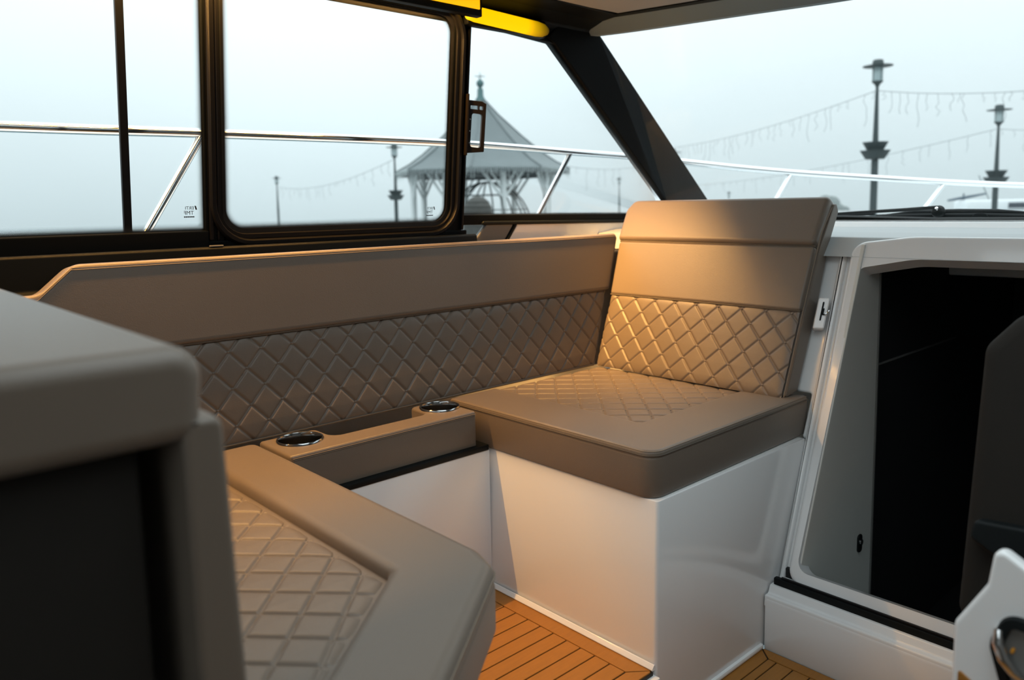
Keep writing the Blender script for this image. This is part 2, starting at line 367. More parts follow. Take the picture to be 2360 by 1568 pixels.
# ---- port window wall, leaning 6 degrees inboard
TA = math.radians(6)
MW = frame((0, 2.2, 1.1), (1, 0, 0), (0, -math.sin(TA), math.cos(TA)))     # u = x, v up the glass, w inboard
def pane(bm, poly, rad, M, step=.012):
    lp = [tuple(p) for p, o in loop(poly, rad, 8)]
    us = [p[0] for p in lp]; vs = [p[1] for p in lp]; x0, x1, y0, y1 = min(us), max(us), min(vs), max(vs)
    nu = int((x1 - x0) / step) + 1; nv = int((y1 - y0) / step) + 1
    ed = bm.verts.layers.float.new('edge'); uv = bm.loops.layers.uv.new('plane')
    g = [[None] * (nv + 1) for _ in range(nu + 1)]; loc = {}
    for i in range(nu + 1):
        for j in range(nv + 1):
            u = x0 + (x1 - x0) * i / nu; v = y0 + (y1 - y0) * j / nv; e = sdf(lp, u, v)
            if e < -.02: continue
            w = bm.verts.new(M @ V((u, v, 0))); w[ed] = max(e, 0); loc[w] = (u, v); g[i][j] = w
    for i in range(nu):
        for j in range(nv):
            q = (g[i][j], g[i + 1][j], g[i + 1][j + 1], g[i][j + 1])
            if None in q: continue
            f = bm.faces.new(q)
            for l in f.loops: l[uv].uv = loc[l.vert]
def bar(par, nm, m, x0, x1, v0, v1, w0, w1, bev=.003): return part(nm, m, par, box, (x0, v0, w0), (x1, v1, w1), bev, MW)
P1 = [(-.9, .005), (.858, .005), (.858, .72), (-.9, .72)]
P2 = [(.908, .006), (1.702, .006), (1.702, .698), (.908, .698)]
P3 = [(1.772, .030), (3.04, .010), (2.17, .668), (1.772, .690)]
w1 = struct('window_1', (.3, 2.2, 1.1), 'aft sliding side window with a dotted black edge')
part('pane', FRIT, w1, pane, P1, 0, MW, recalc=False) if False else None
def pane_obj(par, poly, rad, m):
    bm = new(); pane(bm, poly, rad, MW @ Matrix.Translation((0, 0, -.004))); return mesh('pane', bm, m, par, recalc=True)
pane_obj(w1, P1, 0, FRIT)
bar(w1, 'sill_frame', BLACK, -.9, .86, -.060, .008, -.012, .012)
bar(w1, 'stile', BLACKA, .645, .665, -.01, .75, -.020, -.006, .002)
bar(w1, 'head_frame', BLACK, -.9, .86, .722, .80, -.012, .010)
w2 = struct('window_2', (1.3, 2.2, 1.1), 'middle side window with rounded aluminium frame')
pane_obj(w2, P2, .060, FRIT)
part('frame', BLACKA, w2, floft, P2, .062, [(-.004, -.010), (.030, -.010), (.030, .004), (.024, .012), (.012, .012), (.010, .006), (-.004, .004)], MW)
part('frame_bead', BLACKA, w2, floft, P2, .075, [(.026, .0), (.046, .0), (.046, .014), (.040, .022), (.030, .022), (.026, .014)], MW)
bar(w2, 'sill_frame', BLACK, .86, 1.79, -.075, -.022, -.014, .008)
bar(w2, 'corner_filler', BLACK, .895, .965, -.035, .0, -.015, -.008)
bar(w2, 'mullion', BLACK, .853, .905, -.07, .80, -.014, .006)
bar(w2, 'mullion_cover', BLACKA, .862, .872, -.02, .76, .006, .016, .003)
bar(w2, 'mullion_cover', BLACKA, .884, .890, -.02, .76, .006, .013, .002)
bar(w2, 'jamb', BLACK, 1.700, 1.768, -.08, .74, -.016, .006)
bar(w2, 'jamb_slide', BLACKA, 1.758, 1.768, -.02, .72, .006, .016, .002)
bar(w2, 'head_frame', BLACK, .86, 1.77, .70, .80, -.012, .010)
for px0, pane_poly, parn in ((.832, P1, w1), (1.652, P2, w2)):
    m0 = MW @ Matrix.Translation((px0, .072 if parn is w1 else .058, -.006)) @ Matrix.Rotation(math.pi, 4, 'Y')
    for txt, dx, dy, sz in (('ERTI', .0055, -.006, .0125), ('TMF', .006, -.020, .0150)):
        fc = bpy.data.curves.new('glass_print', 'FONT'); fc.body = txt; fc.size = sz; fc.align_x = 'LEFT'; fc.extrude = .0002
        fc.materials.append(INK); fo = bpy.data.objects.new('glass_print', fc); COL.objects.link(fo)
        fo.matrix_world = m0 @ Matrix.Translation((dx, dy, 0)); fo.parent = parn; fo.matrix_parent_inverse = Matrix.Translation(-parn.location)
    part('glass_mark', INK, parn, rprism, [(-.003, -.007), (.001, -.007), (.004, .004), (.0, .004)], 0, -.0002, .0002, 0, m0)
    bm = new()
    for q in range(6): rprism(bm, [(.005 + q * .0048, -.028), (.0090 + q * .0048, -.028), (.0090 + q * .0048, -.0245), (.005 + q * .0048, -.0245)], 0, -.0002, .0002, 0, m0)
    mesh('glass_print_bar', bm, INK, parn)
w3 = struct('window_3', (2.3, 2.2, 1.1), 'forward quarter window beside the windscreen pillar')
pane_obj(w3, P3, [0, .01, .035, .0], glass_mat('quarter_glass', .012))
part('sill_frame', BLACK, w3, rprism, [(1.77, -.005), (3.4, -.03), (3.4, .006), (3.06, .012), (1.77, .032)], .002, -.012, .010, .003, MW)
part('sill_strip', RUBBER, w3, rprism, [(1.84, -.006), (3.2, -.028), (3.2, -.016), (1.86, .008)], .003, .010, .020, .004, MW)
part('pillar', BLACK, w3, rprism, [(3.04, .0), (3.42, -.03), (2.40, .745), (2.20, .745), (2.135, .684), (2.180, .662)], [.0, 0, .02, .0, .0, .02], -.04, .014, .006, MW)
part('head_frame', BLACK, w3, rprism, [(1.77, .688), (2.18, .664), (2.26, .80), (1.77, .86)], .004, -.03, .008, .004, MW)
# sill shelf and side trims
smesh('trim_4', BLACK, rprism, [(2.09, .93), (2.23, .93), (2.23, 1.056), (2.145, 1.064), (2.137, 1.058), (2.132, .98)], [0, 0, 0, .004, .003, .01], -.9, 1.79, .004, frame((0, 0, 0), (0, 1, 0), (0, 0, 1)), label='black window sill shelf behind the settee')
part('sill_clip', GREYP, w1, box, (.842, 2.140, 1.0635), (.880, 2.150, 1.0675), .001)
smesh('trim_5', GREYP, rprism, [(1.70, -.22), (1.972, -.22), (1.972, -.064), (2.012, -.006), (1.885, .003), (1.815, -.072)], .003, -.004, .014, .004, MW, label='grey corner panel under the quarter window')
smesh('trim_6', RUBBER, rprism, [(1.975, -.22), (1.988, -.22), (1.988, -.070), (2.030, -.006), (2.016, -.006), (1.975, -.066)], .002, -.004, .018, .003, MW, label='slanted black strip between the side panels')
smesh('trim_7', GEL, rprism, [(1.990, -.22), (3.2, -.22), (3.2, -.030), (2.033, -.007), (1.990, -.070)], .003, -.004, .013, .004, MW, label='white side panel under the quarter window')
# window head, roof edge and ceiling
smesh('trim_8', BLACK, rprism, [(2.14, 1.775), (2.16, 1.93), (1.955, 1.93), (1.955, 1.858), (2.04, 1.852), (2.105, 1.83)], [0, 0, 0, .004, .01, .02], -.9, 2.36, .004, frame((0, 0, 0), (0, 1, 0), (0, 0, 1)), label='black roof edge above the side windows')
HC = [(2.335, 2.12), (2.395, 1.95), (2.50, 1.55), (2.58, 1.25), (2.66, .8), (2.68, .55), (2.66, .3), (2.58, -.15), (2.5, -.45), (2.38, -.85), (2.30, -1.02)]
RA = -.90
cl = smesh('ceiling', HEAD, rprism, [(RA, -1.05), (2.05, -1.05)] + [(x - .056, y_) for x, y_ in HC[::-1][1:-1]] + [(2.10, 1.965), (RA, 1.965)], 0, 1.862, 1.90, .004)
cp_ = smesh('ceiling_panel', HEAD, rprism, [(RA + .1, -.80), (1.99, -.80), (2.20, -.40), (2.34, .55), (2.20, 1.50), (2.06, 1.78), (RA + .1, 1.78)], .02, 1.852, 1.866, .006, label='grey headliner inset panel')
rf = smesh('roof', GEL, rprism, [(RA - .05, -1.1), (2.25, -1.1)] + [(x + .02, y_) for x, y_ in HC[::-1][1:-1]] + [(2.25, 2.2), (RA - .05, 2.2)], 0, 1.90, 1.95, .01)
for o in (cl, cp_, rf): cut(o, rprism, [(.20, -.70), (1.52, -.70), (1.52, 1.15), (.20, 1.15)], .06, 1.7, 2.1, 0)      # unseen sunroof opening, added to let in overhead daylight
ws = struct('window_4', (2.8, .6, 1.5), 'wide raked windscreen')
def sweep(bm, pth, sect):
    rings = []
    for x, y_ in pth: rings.append([bm.verts.new((x + dx, y_, z)) for dx, z in sect])
    k = len(sect)
    for a, b in zip(rings, rings[1:]):
        for i in range(k): bm.faces.new((a[i], a[(i + 1) % k], b[(i + 1) % k], b[i]))
    bm.faces.new(rings[0]); bm.faces.new(rings[-1][::-1])
def smooth_path(p, n=8):
    out = []
    for i in range(len(p) - 1):
        p0, p1, p2, p3 = [V(p[max(0, min(len(p) - 1, i + k))]).to_2d() for k in (-1, 0, 1, 2)]
        for k in range(n):
            t = k / n; out.append(tuple(.5 * ((2 * p1) + (p2 - p0) * t + (2 * p0 - 5 * p1 + 4 * p2 - p3) * t * t + (3 * p1 - p0 - 3 * p2 + p3) * t ** 3)))
    return out + [tuple(p[-1])]
HS = smooth_path(HC)
part('head_liner', SHADEC, ws, sweep, HS, [(.03, 1.812), (-.02, 1.865), (-.05, 1.875), (.06, 1.875), (.075, 1.815)])
part('head_gasket', RUBBER, ws, sweep, HS, [(-.022, 1.858), (-.058, 1.858), (-.058, 1.872), (-.022, 1.872)])
BC = [(3.22, 2.17), (3.32, 1.85), (3.38, 1.45), (3.40, 1.05), (3.42, .6), (3.40, .1), (3.36, -.4), (3.22, -1.0)]
BS = smooth_path(BC)
def zg(y_): return 1.096 - .010 * max(0, min(1, (1.45 - y_) / .35))
bm = new(); rings = []
for x, y_ in [(x - .24, y_) for x, y_ in BS]:
    z = zg(y_); rings.append([bm.verts.new(q) for q in ((x, y_, z - .022), (x - .006, y_, z - .006), (x + .004, y_, z), (x + .03, y_, z), (x + .03, y_, z - .022))])
for a, b in zip(rings, rings[1:]):
    for i in range(5): bm.faces.new((a[i], a[(i + 1) % 5], b[(i + 1) % 5], b[i]))
bm.faces.new(rings[0]); bm.faces.new(rings[-1][::-1]); mesh('sill_gasket', bm, RUBBER, ws)
bm = new(); rows = []
N = 40
def at(pth, t):
    f = t * (len(pth) - 1); i = min(int(f), len(pth) - 2); return V(pth[i]).lerp(V(pth[i + 1]), f - i)
for k in range(N + 1):
    b = at(BS, k / N); t = at(HS, k / N); rows.append([bm.verts.new((b.x - .22, b.y, 1.085)), bm.verts.new((t.x + .06, t.y, 1.84))])
for a, b in zip(rows, rows[1:]): bm.faces.new((a[0], b[0], b[1], a[1]))
mesh('pane', bm, GLASS, ws)

# ================================================================== SETTEE
# ---- white moulded seat bases
t = thing('seat_locker', 'white gelcoat box base under the forward seat cushion', 'locker', (1.9, 1.5, 0))
part('body', GEL, t, rprism, [(1.493, 1.131), (2.25, 1.131), (2.25, 2.2), (1.493, 2.2)], [.010, .0, 0, 0], -.152, .430, .004)
for v_ in t.children[0].data.vertices:                  # moulding draft
    if v_.co.z > .3 and v_.co.x < 1.6: v_.co.x += .016
    if v_.co.z > .3 and v_.co.y < 1.2: v_.co.y += .006
part('base_flange', GEL, t, rprism, [(1.499, 1.122), (2.005, 1.122), (2.005, 1.14), (1.499, 1.14)], .003, -.152, -.136, .006)
t = thing('seat_locker', 'white gelcoat locker front below the cup holder console', 'locker', (1.15, 1.9, 0))
part('body', GEL, t, box, (.70, 1.755, 0), (1.50, 2.2, .430), .004)
part('trim_strip', RUBBER, t, box, (.70, 1.752, .430), (1.495, 1.95, .447), .003)
t = thing('seat_locker', 'white gelcoat base under the near seat cushion', 'locker', (.4, 1.4, 0))
part('body', GEL, t, rprism, [(-.6, .30), (.24, .56), (.80, 1.02), (.80, 2.2), (-.6, 2.2)], .02, .001, .426, .004)

# ---- long backrest along the port side
QU = V((0, .036, .272)).normalized()
ML = frame((0, 1.968, .552), (1, 0, 0), QU)
t = thing('back_cushion', 'long taupe leather backrest along the port windows, quilted below a plain band', 'backrest', (1.2, 2.05, .55))
QP = [(-.05, .0), (2.215, .0), (2.325, .280), (-.05, .280)]
part('quilted_panel', LEATHER, t, quilt, QP, ML, .0895, .0975, .816 + .0, .243, .0050, .03, 0, ang=180)
part('quilting_button', LEATHER, t, buttons, QP, ML, .0895, .0975, .816, .243, .0005)['kind'] = 'stuff'
part('core', LEATHER, t, rprism, [(-.10, -.004), (2.285, -.004), (2.47, .43), (.47, .43), (.40, .40), (-.10, .40)], .01, -.085, -.010, .01, ML)
UP = [(-.10, .278), (2.335, .278), (2.415, .478), (2.405, .496), (.474, .496), (.400, .432), (-.10, .425)]
part('upper_band', LEATHER, t, rprism, UP, [0, .012, .01, .01, .05, .05, 0], -.065, .014, .012, ML, 4)
part('end_cushion', LEATHER, t, rprism, [(-.3, .28), (.392, .28), (.392, .428), (-.3, .420)], .012, -.07, .010, .010, ML, 3)
part('stitching', STITCH, t, tube, [ML @ V(p) for p in ((-.1, .411, .0145), (.395, .418, .0145), (.468, .482, .0145), (1.2, .4825, .0145), (2.39, .4825, .0145))], .0012, 6)
part('stitching', STITCH, t, tube, [ML @ V(p) for p in ((.395, .4215, .013), (.470, .4865, .013), (1.2, .4875, .013), (2.39, .4875, .013))], .0010, 6)
part('seam', SEAM, t, tube, [ML @ V(p) for p in ((-.1, .2775, .004), (2.33, .2775, .004))], .003, 6)
part('welt', SEAM, t, tube, [ML @ V(p) for p in ((-.1, .001, .0), (2.21, .001, .0))], .004, 6)

# ---- forward backrest
t = thing('back_cushion', 'upright taupe leather backrest at the bow end, with roll headrest and quilted lower panel', 'backrest', (2.35, 1.6, .55))
v1 = V((.111, 0, .262)); v2 = V((.089, 0, .198)); v3 = V((.098, 0, .142))
M1 = frame((2.212, 0, .552), (0, -1, 0), v1); l1 = v1.length
M2 = frame((2.323, 0, .814), (0, -1, 0), v2); l2 = v2.length
M3 = frame((2.412, 0, 1.012), (0, -1, 0), v3); l3 = v3.length
FQ = [(-1.950, .0), (-1.200, .0), (-1.200, l1), (-1.972, l1)]
part('quilted_panel', LEATHER, t, quilt, FQ, M1, .0895, .0965, -1.2245, l1 - .012, .0040, .02, 0, dip=.006, ang=180)
part('quilting_button', LEATHER, t, buttons, FQ, M1, .0895, .0965, -1.2245, l1 - .012, .0005)['kind'] = 'stuff'
part('middle_band', LEATHER, t, rprism, [(-1.975, -.002), (-1.198, -.002), (-1.198, l2 - .001), (-2.003, l2 - .001)], .008, -.03, .007, .009, M2, 4)
part('headrest_band', LEATHER, t, rprism, [(-2.010, .002), (-1.198, .002), (-1.198, l3 + .016), (-2.005, l3 + .016), (-2.030, l3 - .03)], [.01, .008, .02, .03, .04], -.045, .015, .016, M3, 5)
part('side_shell', LEATHER, t, rprism, [(2.226, .552), (2.300, .562), (2.425, .842), (2.490, 1.02), (2.548, 1.120), (2.535, 1.146), (2.518, 1.146), (2.428, 1.010), (2.337, .812)], [.006, .02, .0, .02, .012, .012, .01, .02, 0], -1.965, -1.190, .004, MX)
part('stitching', STITCH, t, tube, [(2.214, 1.1905, .556), (2.324, 1.1905, .814), (2.412, 1.1905, 1.010), (2.437, 1.1905, 1.06), (2.5, 1.1905, 1.135)], .0018, 6)
part('seam', SEAM, t, tube, [M2 @ V((-1.975, -.002, .001)), M2 @ V((-1.198, -.002, .001))], .0028, 6)
part('seam', SEAM, t, tube, [M3 @ V((-2.0, .0, .001)), M3 @ V((-1.198, .0, .001))], .0032, 6)

# ---- forward seat cushion
t = thing('seat_cushion', 'square taupe leather seat cushion on the white box, its quilted centre framed on two sides', 'cushion', (1.9, 1.5, .43))
FO = [(1.502, 1.146), (2.315, 1.156), (2.245, 1.958), (1.502, 1.958)]
part('body', LEATHER, t, rprism, FO, [.045, .02, .0, .02], .431, .540, .012, ID, 4, 8, .006)
FB = [(1.503, 1.147), (2.312, 1.157), (2.215, 1.345), (1.703, 1.345), (1.703, 1.956), (1.503, 1.956)]
part('border', LEATHER, t, rprism, FB, [.045, .01, .02, .012, .0, .012], .520, .5525, .011, ID, 4, 8, 0)
FI = [(1.700, 1.342), (2.235, 1.342), (2.235, 1.958), (1.700, 1.958)]
part('quilted_centre', LEATHER, t, quilt, FI, ID, .0930, .0960, 1.894, 1.573, .0058, .03, .5410, dip=.006, ang=180)
part('quilting_button', LEATHER, t, buttons, FI, ID, .0930, .0960, 1.894, 1.573, .5420, .0035)['kind'] = 'stuff'
sp = [V((p.x - o.x * .004, p.y - o.y * .004, .5490)) for p, o in loop(FO, [.045, .02, 0, .02], 8)]
part('stitching', STITCH, t, tube, sp[-9:] + sp[:12], .0014, 6)
sp = [V((p.x + o.x * .0004, p.y + o.y * .0004, .5395)) for p, o in loop(FO, [.045, .02, 0, .02], 8)]
part('seam', SEAM, t, tube, sp[-9:] + sp[:12], .0014, 6)

# ---- aft seat cushion (near, with a cut-off inboard corner)
t = thing('seat_cushion', 'near taupe leather seat cushion with a cut-off corner and a sunken quilted centre', 'cushion', (.5, 1.4, .43))
AO = [(-.3, .10), (.24, .512), (.838, .972), (.859, 1.04), (.859, 1.956), (-.3, 1.956)]
part('body', LEATHER, t, rprism, AO, [0, 0, .05, .05, .03, 0], .428, .530, .018, ID, 4, 8, .012)
AB = [(-.2, .175), (.24, .513), (.837, .973), (.858, 1.04), (.858, 1.955), (.695, 1.955), (.695, 1.083), (.24, .697), (-.2, .325)]
part('border', LEATHER, t, rprism, AB, [0, 0, .05, .05, .03, .01, .02, .0, 0], .505, .553, .020, ID, 5, 8, 0)
AI = [(.0, .50), (.24, .700), (.692, 1.085), (.692, 1.956), (.0, 1.956)]
part('quilted_centre', LEATHER, t, quilt, AI, ID, .0930, .0980, .533, 1.183, .0055, .035, .529, dip=.010, ang=180)
part('quilting_button', LEATHER, t, buttons, AI, ID, .0930, .0980, .533, 1.183, .5280, .0040)['kind'] = 'stuff'
sp = [V((p.x - o.x * .0005, p.y - o.y * .0005, .534)) for p, o in loop(AO, [0, 0, .05, .05, .03, 0], 8)]
part('stitching', STITCH, t, tube, sp[1:20], .0018, 6)

# ---- cup holder console
t = thing('cup_holder_console', 'taupe leather console with two cup holders between the seat cushions', 'console', (1.16, 1.86, .447))
part('tray_floor', LEATHER, t, box, (1.015, 1.840, .448), (1.358, 1.950, .514), .004)
CB = [(.862, 1.768), (1.462, 1.768), (1.462, 1.950), (1.345, 1.950), (1.345, 1.905), (1.345, 1.852), (1.028, 1.852), (1.028, 1.905), (1.028, 1.950), (.862, 1.950)]
body = part('top_pad', LEATHER, t, rprism, CB, [.012, .012, .01, .02, 0, .03, .03, 0, .02, .01], .448, .553, .008, ID, 4, 6, 0)
for cx_ in (.948, 1.412): cut(body, lathe, [(0, .460), (.0565, .460), (.0565, .60), (0, .60)], 32, Matrix.Translation((cx_, 1.884, 0)))
part('stitching', STITCH, t, tube, [(.868, 1.7675, .5445), (1.458, 1.7675, .5445)], .0012, 6)
part('stitching', STITCH, t, tube, [(.868, 1.7675, .5405), (1.458, 1.7675, .5405)], .0010, 6)
for cx_ in (.948, 1.412):
    cu = part('cup_holder', CUPM, t, lathe, [(.0625, .5522), (.0620, .5560), (.0600, .5588), (.0570, .5576), (.0552, .5535), (.0545, .545), (.0525, .472), (.048, .467), (0, .466), (0, .463), (.0535, .463), (.0555, .545)], 40, Matrix.Translation((cx_, 1.884, 0)))
    cu['label'] = 'polished steel cup well'
    part('cup_dark_disc', RUBBER, cu, lathe, [(0, .4665), (.0485, .4675), (.0475, .4700), (0, .4695)], 32, Matrix.Translation((cx_, 1.884, 0)))  # black disc added to keep the well bottom dark under the sky

# ---- aft seat backrest, near the lens
t = thing('back_cushion', 'broad backrest close at the left, dark sides under a light padded cap', 'backrest', (.1, 1.0, .43))
part('cap', LEATHER, t, rprism, [(-.32, .958), (.254, .958), (.262, 1.044), (-.32, 1.048)], [.01, .012, .028, .02], -1.90, -.686, .018, MX, 5)
part('front_pad', LEATHER, t, rprism, [(.238, .56), (.287, .56), (.273, .978), (.236, .978)], [.0, .004, .012, .004], -1.90, -.688, .007, MX, 4)
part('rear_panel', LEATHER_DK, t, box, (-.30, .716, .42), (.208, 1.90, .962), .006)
part('seam', SEAM, t, tube, [(-.30, .690, .975), (.250, .690, .975)], .003, 6)
t2 = thing('aft_backrest_plinth', 'white moulded plinth carrying the broad near backrest', 'plinth', (0, 1.2, 0))
part('body', GEL, t2, box, (-.6, .72, .427), (-.31, 1.9, .60), .006)

# ---- helm seat, right edge of the picture
t = thing('helm_chair', 'dark padded helm seat back at the right edge, in front of the doorway', 'seat', (1.5, .2, .4))
MH = frame((0, 0, 0), (0, -1, 0), (0, 0, 1))          # u = -y, v = z, w = -x... aft
HP = [(-.452, .395), (.10, .395), (.10, 1.0), (-.30, 1.0), (-.432, .918)]
MHs = frame((1.535, 0, .66), (0, -1, 0), (.165, 0, .9863))
HPs = [(-.449, -.250), (.15, -.250), (.15, .37), (-.25, .362), (-.402, .293), (-.449, .235)]
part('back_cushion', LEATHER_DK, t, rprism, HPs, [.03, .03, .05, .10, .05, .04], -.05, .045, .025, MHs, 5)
part('welt', GREYP, t, tube, [MHs @ V((p.x - o.x * .012, p.y - o.y * .012, .034)) for p, o in loop(HPs, [.03, .03, .05, .10, .05, .04], 5)][-24:], .003, 6)
part('hinge_strap', RUBBER, t, rprism, [(-.431, -.096), (-.398, -.113), (.02, -.31), (.02, -.03), (-.358, -.058), (-.426, -.063)], .01, .035, .075, .006, MHs, 3)
part('pivot_arm', RUBBER, t, rprism, [(-.12, -.42), (-.02, -.42), (-.02, -.05), (-.12, -.05)], .02, -.02, .03, .006, MHs)
t = thing('helm_console', 'white moulded helm seat pod with a dark recessed catch, cut by the right edge', 'console', (1.2, .1, -.15))
MC = frame((1.13, 0, 0), (0, -1, 0), (0, 0, 1))       # front face towards aft
CP = [(-.362, -.152), (.45, -.152), (.45, .36), (-.20, .645), (-.305, .705), (-.312, .648), (-.350, .580), (-.350, .50)]
part('body', GEL, t, rprism, CP, [.02, .02, .02, .02, .012, .02, .02, .02], -.022, 0, .006, MC, 4)
part('rear_shell', RUBBER, t, rprism, [(-.335, -.152), (.45, -.152), (.45, .34), (-.20, .625), (-.292, .675), (-.300, .63), (-.335, .565)], .02, -.32, -.023, .008, MC, 3)
part('step_edge', TEAK, t, rprism, [(-.341, .40), (-.300, .40), (-.318, .502), (-.341, .516)], .002, 0, .004, .001, MC)['label'] = 'teak step edge'
rc = part('catch_recess', RUBBER, t, floft, [(-.300, .57), (-.285, .52), (-.235, .48), (-.215, .54), (-.240, .610), (-.285, .612)], .02, [(-.010, .0), (.006, .0), (.004, .008), (-.008, .010)], MC)
part('catch_plate', GREYP, t, rprism, [(-.298, .57), (-.284, .522), (-.236, .484), (-.217, .54), (-.241, .607), (-.284, .609)], .018, 0, .003, .001, MC)
part('catch_handle', CHROME, t, tube, [MC @ V(p) for p in ((-.294, .594, .006), (-.293, .578, .012), (-.285, .560, .014), (-.274, .546, .012), (-.264, .537, .006))], [.006, .007, .0075, .007, .006], 12)
part('catch_glint', GLINT, t, rprism, [(-.281, .566), (-.277, .566), (-.274, .574), (-.278, .576)], .001, .003, .006, .001, MC)  # painted glint: orange reflection of the chrome, put in as colour

# ================================================================== SMALL FITTINGS
t = thing('led_pelmet', 'slim black light rail with a glowing amber face above the windows', 'light rail', (.6, 2.04, 1.8))
part('housing', BLACK, t, box, (-.9, 2.018, 1.776), (1.735, 2.047, 1.853), .003)
part('housing_back', BLACK, t, box, (-.9, 2.092, 1.800), (1.735, 2.104, 1.853), .003)
part('diffuser', LEDF, t, box, (-.9, 2.013, 1.797), (1.722, 2.019, 1.846), .001)
part('end_cap', BLACKA, t, box, (1.724, 2.012, 1.800), (1.730, 2.098, 1.855), .001)
_t = LEDY.node_tree; _b = _t.nodes['Principled BSDF']; _b.inputs['Specular IOR Level'].default_value = 0
_sx = nd(_t, 'ShaderNodeSeparateXYZ'); _t.links.new(nd(_t, 'ShaderNodeTexCoord').outputs['Generated'], _sx.inputs[0])
_f = mth(_t, 'POWER', mth(_t, 'MULTIPLY', mth(_t, 'SUBTRACT', 1.0, _sx.outputs[0]), 3.2), 1.6); _f = mth(_t, 'MINIMUM', _f, 1.0)   # the diffuser dims towards its cap
_t.links.new(_f, _b.inputs['Emission Strength'])
t = thing('led_tube', 'glowing yellow light tube beyond the end of the light rail', 'lamp', (1.9, 2.08, 1.79))
part('tube', LEDY, t, lathe, [(0, -.17), (.010, -.168), (.022, -.155), (.026, -.13), (.026, .16), (.023, .19), (.014, .21), (0, .218)], 20, Matrix.Translation((1.885, 2.082, 1.795)) @ Matrix.Rotation(math.radians(92), 4, 'Y'))
part('cradle', BLACK, t, box, (1.73, 2.086, 1.765), (2.10, 2.125, 1.825), .008)

t = thing('window_catch', 'dark bronze bracket with long slots on the window post', 'catch', (1.77, 2.15, 1.35))
MK = frame((1.757, 2.148, 1.345), (math.cos(.35), -math.sin(.35), 0), (0, -math.sin(TA), math.cos(TA)))
br = mat('dark_bronze', (.012, .009, .007), .45, spec=.3, var=.1)
bm = new(); rprism(bm, [(.0, .0), (.064, .004), (.066, .168), (.050, .176), (.0, .180)], .003, -.006, .006, .001, MK)
o = mesh('bracket_plate', bm, br, t)
cut(o, rprism, [(.012, .022), (.050, .018), (.052, .132), (.014, .136)], .008, -.03, .03, 0, MK)
cut(o, rprism, [(.008, .150), (.036, .148), (.036, .161), (.008, .162)], .002, -.03, .03, 0, MK)
cut(o, rprism, [(.041, .148), (.054, .147), (.054, .159), (.041, .160)], .003, -.03, .03, 0, MK)
part('mounting_flange', br, t, rprism, [(-.007, -.008), (.0, -.008), (.0, .200), (-.007, .200)], .001, -.012, .014, .001, MK)
for vv in (.035, .075, .115):
    part('screw', CHROME, t, lathe, [(.003, 0), (.0025, .002), (0, .0025)], 10, MK @ Matrix.Translation((.0085, vv, .006)))

t = thing('bulkhead_catch', 'small white block with a black slotted catch beside the forward backrest', 'catch', (2.38, 1.16, .8))
MJ = frame((2.365, 1.150, .768), (.45, -.89, 0), (.37, .0, .93))
part('block', GEL, t, box, (-.024, -.014, -.03), (.010, .088, .012), .004, MJ)
part('slot', RUBBER, t, box, (-.009, .012, .012), (-.004, .074, .015), .001, MJ)
part('slot_lever', RUBBER, t, box, (-.004, .030, .012), (.000, .052, .020), .001, MJ)
part('hook', CHROME, t, tube, [MJ @ V(p) for p in ((.000, .032, .014), (.006, .031, .020), (.012, .038, .022), (.014, .048, .020))], .0022, 8)

# ================================================================== OUTSIDE, ABOARD
smesh('deck', BOATW, rprism, [(-1.5, 2.26), (3.3, 2.26), (3.32, -1.1), (-1.5, -1.1), (-1.5, -1.25), (3.4, -1.25), (5.6, -.3), (6.6, .6), (5.6, 1.5), (4.4, 2.25), (3.0, 2.55), (-1.5, 2.62)][::1], 0, .86, .93, .01, label='white side decks and foredeck')
R0 = [(-.8, 2.52, 1.392), (.44, 2.5, 1.397), (1.03, 2.5, 1.405), (1.95, 2.49, 1.410), (2.64, 2.48, 1.397), (3.10, 2.42, 1.380), (3.62, 2.045, 1.309), (4.15, 1.70, 1.262), (4.55, 1.40, 1.228), (5.0, 1.04, 1.200), (5.5, .60, 1.17), (5.0, -.0, 1.2)]
pts = []
for i in range(len(R0) - 1):
    p0, p1, p2, p3 = [V(R0[max(0, min(len(R0) - 1, i + k))]) for k in (-1, 0, 1, 2)]
    for k in range(6):
        t_ = k / 6; pts.append(.5 * ((2 * p1) + (p2 - p0) * t_ + (2 * p0 - 5 * p1 + 4 * p2 - p3) * t_ * t_ + (3 * p1 - p0 - 3 * p2 + p3) * t_ ** 3))
t = thing('bow_rail', 'polished steel guard rail running outside the windows to the bow', 'railing', (2.5, 2.4, .93))
part('top_rail', STEEL, t, tube, pts, .0155, 14)
for a, b in (((.98, 2.5, 1.40), (.68, 2.5, .92)), ((2.64, 2.48, 1.395), (2.30, 2.50, .92)), ((3.72, 1.985, 1.295), (3.42, 2.05, .92)), ((4.42, 1.51, 1.236), (4.10, 1.62, .92))):
    part('stanchion', STEEL, t, tube, [a, b], .0125, 12)
wl = (1.02, .045)
t = thing('windscreen_wiper', 'long black wiper lying across the windscreen foot, pivot at its right end', 'wiper', (3.3, 1.2, 1.1))
def sx_(px, py, x): d = RX * (px - CX) + DN * (py - CY) + FW * FPX; return EYE + d * (x / d.x)
part('arm', RUBBER, t, tube, [sx_(1890, 495, 3.26), sx_(1975, 490, 3.26), sx_(2080, 484, 3.26), sx_(2160, 478, 3.25), sx_(2172, 483, 3.25)], [.004, .006, .007, .007, .006], 8)
part('blade', RUBBER, t, tube, [sx_(1880, 497, 3.28), sx_(1960, 495, 3.28), sx_(2015, 493, 3.28)], .006, 6)
part('pivot', RUBBER, t, lathe, [(.024, 0), (.024, .014), (.014, .024), (0, .026)], 14, Matrix.Translation(sx_(2164, 490, 3.27)) @ Matrix.Rotation(math.radians(-60), 4, 'Y'))
